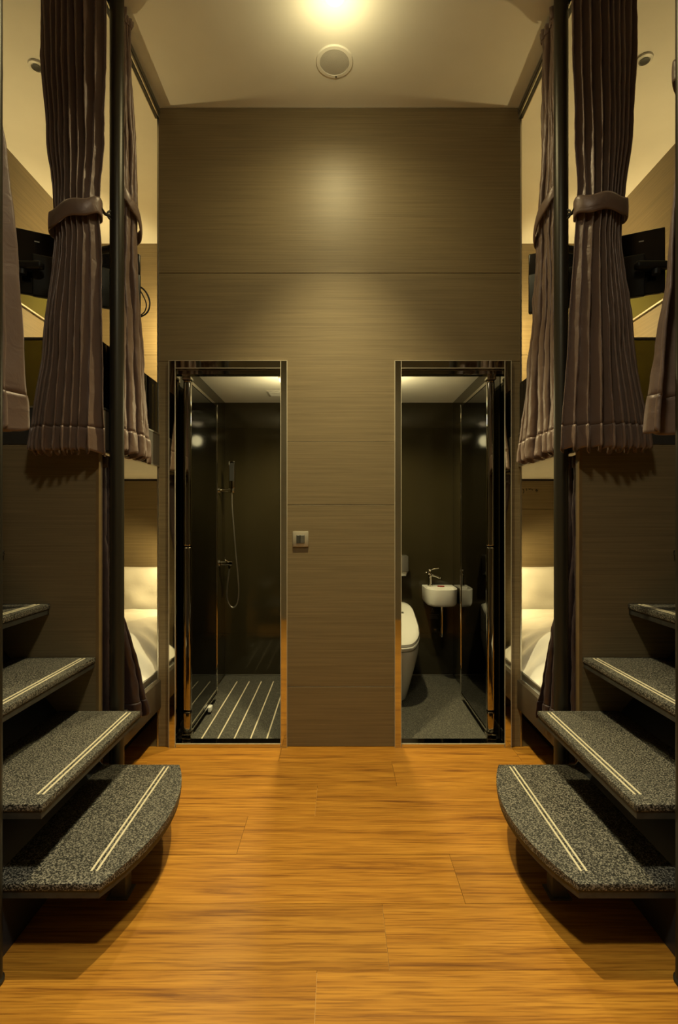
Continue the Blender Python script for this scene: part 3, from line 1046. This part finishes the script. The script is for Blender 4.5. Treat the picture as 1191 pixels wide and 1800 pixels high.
# ------------------------------------------------------------------ switch on the middle of the back wall
sw = empty('light_switch', (-.209, YW, 1.091), 'square beige light switch between the two doorways', 'switch')
MB().box(-.252, -.166, YW - .009, YW, 1.091, 1.176, bevel=.003).build('plate', M['plate'], sw)
MB().box(-.232, -.187, YW - .0105, YW - .0085, 1.110, 1.155, bevel=.0008, seg=1).build('rocker_frame', M['black'], sw)
MB().box(-.2305, -.212, YW - .013, YW - .010, 1.112, 1.153, bevel=.001, seg=1).build('rocker', M['switch_dark'], sw)
MB().box(-.210, -.1885, YW - .013, YW - .010, 1.112, 1.153, bevel=.001, seg=1).build('rocker', M['leg'], sw)

# ------------------------------------------------------------------ shower fittings
YS = 3.85


def at(px, py, y):
    return ((px - 596) / 900.0 * y, y, CAM_Z + (910 - py) / 900.0 * y)


sh = empty('shower_set', (-.88, YS, .88), 'hand shower with chrome hose on the dark shower room wall', 'shower')
bk = MB()
bx, _, bz = at(408, 862, YS)
bk.tube([(-.899, YS, bz), (bx - .02, YS, bz)], .011, 12)
bk.lathe([(.026, 0), (.026, .012), (.014, .016)], (-.899, YS, bz), 20, 'x')
b_o = bk.build('wall_holder', M['chrome'], sh)
MB().box(bx - .024, bx + .022, YS - .02, YS + .02, bz - .018, bz + .014, bevel=.006).build('cradle', M['chrome'], b_o)
hs = MB().box(bx - .022, bx + .024, YS - .014, YS + .012, bz + .014, bz + .22, bevel=.006).build('hand_shower', M['chrome_dark'], sh)
MB().box(bx - .016, bx + .018, YS - .0165, YS - .013, bz + .07, bz + .205).build('spray_face', M['black'], hs, smooth=False)
hose = [at(*p, YS) for p in ((408, 866), (408, 890), (411, 925), (414, 965), (418, 1005), (420.5, 1040), (418, 1062), (409, 1070), (401, 1060), (398.5, 1045), (401, 1020), (403.5, 998))]
MB().tube(hose, .0055, 10, 3).build('hose', M['alu'], sh)
mxz = at(400, 990, YS)[2]
mx = MB()
mx.tube([(-.899, YS, mxz), (-.80, YS, mxz)], .019, 16)
mx_o = mx.build('mixer', M['chrome'], sh)
MB().lathe([(.03, 0), (.03, .012), (.02, .016)], (-.899, YS, mxz), 20, 'x').build('rosette', M['chrome'], mx_o)
MB().tube([(-.84, YS - .005, mxz + .015), (-.84, YS - .06, mxz + .045)], [.009, .006], 10).build('lever', M['chrome'], mx_o)
MB().tube([(-.823, YS, mxz - .005), (-.823, YS, mxz - .04)], .009, 10).build('outlet', M['chrome'], mx_o)

v = empty('exhaust_vent', (-.42, 3.35, ZB), 'square grey exhaust vent in the shower room ceiling', 'vent')
MB().box(-.52, -.36, 3.66, 3.82, ZB - .008, ZB, bevel=.002).build('frame', M['grille'], v)
for i in range(6):
    MB().box(-.505, -.375, 3.675 + i * .023, 3.689 + i * .023, ZB - .010, ZB - .008).build('slat', M['white_paint'], v, smooth=False)

# floor drain
fd = MB().lathe([(.05, .0022), (.05, .0045), (.001, .005)], (-.17, 3.95, 0), 24).build('floor_drain', M['alu'])
tag(fd, 'round steel drain in the shower room floor corner', 'drain')


# ------------------------------------------------------------------ toilet
def sup(cx, cy, rx, ry, z, n=48, e=2.6, back=None, zf=None):
    ring = []
    for i in range(n):
        t = 2 * math.pi * i / n
        c, s_ = math.cos(t), math.sin(t)
        ee = e + (2.2 if s_ > 0 else 0)
        x = cx + rx * math.copysign(abs(c) ** (2 / ee), c)
        y = cy + ry * math.copysign(abs(s_) ** (2 / ee), s_)
        if back is not None:
            y = min(y, back)
        ring.append((x, y, z if zf is None else zf(x, y)))
    return ring


TX = .385
to = empty('toilet', (TX, 3.72, 0), 'white ceramic toilet with closed sloping lid in the right doorway', 'toilet')
rings = []
for z, rx, yf, e in ((0.004, .105, 3.475, 2.6), (.03, .11, 3.468, 2.6), (.12, .135, 3.44, 2.5), (.22, .160, 3.405, 2.4), (.30, .178, 3.378, 2.3), (.345, .184, 3.368, 2.3), (.36, .182, 3.370, 2.3)):
    cy = (yf + 4.10) / 2
    rings.append(sup(TX, cy, rx, cy - yf, z, e=e, back=4.044))
MB().loft(rings).build('pedestal', M['ceramic'], to)


def lidz(off):
    return lambda x, y: .372 + off + max(0, (y - 3.40)) * .27


rs = []
for dz, sc in ((0, .985), (.008, 1.0), (.020, 1.0), (.026, .985)):
    rs.append(sup(TX, 3.705, .186 * sc, .345 * sc, 0, e=2.4, back=4.03, zf=lidz(dz - .006)))
MB().loft(rs).build('seat', M['ceramic'], to)
rs = []
for dz, sc in ((.024, .975), (.030, .99), (.045, .985), (.056, .94), (.062, .82), (.065, .5), (.066, .1)):
    rs.append(sup(TX, 3.705, .186 * sc, .343 * sc, 0, e=2.4, back=4.028, zf=lidz(dz - .006)))
lid = MB().loft(rs).build('lid', M['ceramic'], to)
lz = .372 + .06 + (3.83 - 3.40) * .27
bd = MB()
bd.prism([(3.80, lz - .010), (3.818, lz - .005), (3.818, lz + .001), (3.80, lz - .004)], TX - .05, TX + .095, 'x')
bd.build('badge', M['leg'], lid, smooth=False)
# cistern housing behind the lid
MB().box(TX - .18, TX + .165, 3.955, 4.045, .36, .575, bevel=.02, seg=3).build('rear_housing', M['ceramic'], to)

# ------------------------------------------------------------------ wash basin
ba = empty('wash_basin', (.79, YB, .59), 'white half-round wall basin with chrome tap beside the toilet', 'sink')
bxL, bxR = .655, .895


def dshape(off, z, flat=0):
    pts = []
    cx = (bxL + bxR) / 2
    r = (bxR - bxL) / 2 - off
    pts.append((bxR - off, YB - .002 - off * flat, z))
    for i in range(25):
        t = math.pi * i / 24
        pts.append((cx + r * math.copysign(abs(math.cos(t)) ** .55, math.cos(t)), 3.93 - (.165 - off) * math.sin(t) ** .8 if i not in (0, 24) else 3.93, z))
    pts.append((bxL + off, YB - .002 - off * flat, z))
    return pts


bs = MB()
bs.loft([dshape(.050, .585), dshape(.012, .592), dshape(.002, .61), dshape(0, .70), dshape(.0, .716), dshape(.005, .72),
         dshape(.014, .72, 5), dshape(.020, .713, 5), dshape(.030, .66, 4), dshape(.06, .635, 2)])
bs.build('basin', M['ceramic'], ba, angle=50)
fx, fy = .708, 3.985
tp = MB()
tp.lathe([(.020, 0), (.020, .008), (.013, .014), (.013, .065), (.017, .075), (.017, .09), (.010, .095), (.010, .115), (.013, .122), (.010, .13)], (fx, fy, .72), 18)
tap = tp.build('tap', M['chrome'], ba)
MB().tube([(fx, fy, .805), (fx + .035, fy - .02, .80), (fx + .07, fy - .045, .787), (fx + .072, fy - .047, .772)], .008, 10, 2).build('spout', M['chrome'], tap)
MB().tube([(fx, fy, .842), (fx + .03, fy - .005, .852), (fx + .066, fy - .012, .858)], [.006, .005, .005], 8).build('lever', M['chrome'], tap)
MB().tube([(.785, 3.90, .60), (.785, 3.90, .37)], .013, 14).build('drain_pipe', M['chrome'], ba)
MB().tube([(.785, 3.90, .40), (.785, 3.90, .35), (.785, 3.95, .335), (.785, YB - .002, .37)], .012, 12, 2).build('trap', M['chrome'], ba)
so = MB()
so.box(.752, .79, 3.90, 3.925, .722, .730, bevel=.003)
so.box(.765, .80, 3.885, 3.905, .722, .733, bevel=.003)
o = so.build('soap_sachet', M['red'])
tag(o, 'small reddish-brown sachet lying on the white basin', 'sachet')

dp = empty('paper_holder', (.46, YB, .80), 'small white covered paper holder on wall above the toilet', 'paper holder')
MB().prism([(3.93, .84), (4.049, .80), (4.049, .955), (3.95, .955)], .385, .535, 'x', bevel=.006).build('cover', M['alu'], dp)
MB().tube([(.40, 3.985, .825), (.52, 3.985, .825)], .028, 18).build('roll', M['linen'], dp)

# faint printed notice on the wall under the basin
nt_ = empty('wall_notice', (.745, YB, .45), 'faint grey printed notice on dark wall under the basin', 'notice')
MB().box(.705, .80, YB - .002, YB - .0005, .44, .545).build('sheet', M['bath_wall'], nt_, smooth=False)
tri = MB()
tri.prism([(.722, .50), (.728, .50), (.737, .525), (.746, .50), (.752, .50), (.739, .535), (.735, .535)], YB - .003, YB - .002, 'y')
tri.box(.731, .743, YB - .003, YB - .002, .507, .511)
tri.build('pictogram', M['grey_mark'], nt_, smooth=False)
for i, (xa, xb) in enumerate(((.712, .790), (.712, .775), (.712, .785))):
    MB().box(xa, xb, YB - .003, YB - .002, .480 - i * .013, .486 - i * .013).build('text_line', M['grey_mark'], nt_, smooth=False)

# small dark marks at the top of the toilet side head wall
mk = empty('wall_marks', (1.57, YF, 1.48), 'row of small dark marks high on head wall, toilet side lower bunk', 'wall marks')
for i, pts in enumerate((
        [(1.500, 1.485), (1.508, 1.478), (1.511, 1.462), (1.503, 1.450)],
        [(1.530, 1.490), (1.532, 1.470)],
        [(1.548, 1.488), (1.556, 1.478), (1.565, 1.489)],
        [(1.574, 1.486), (1.580, 1.474)],
        [(1.606, 1.470), (1.614, 1.482), (1.622, 1.470), (1.612, 1.466)])):
    MB().tube([(x, YF - .0015, z) for x, z in pts], .003, 6, 1).build('mark', M['lettering'], mk)
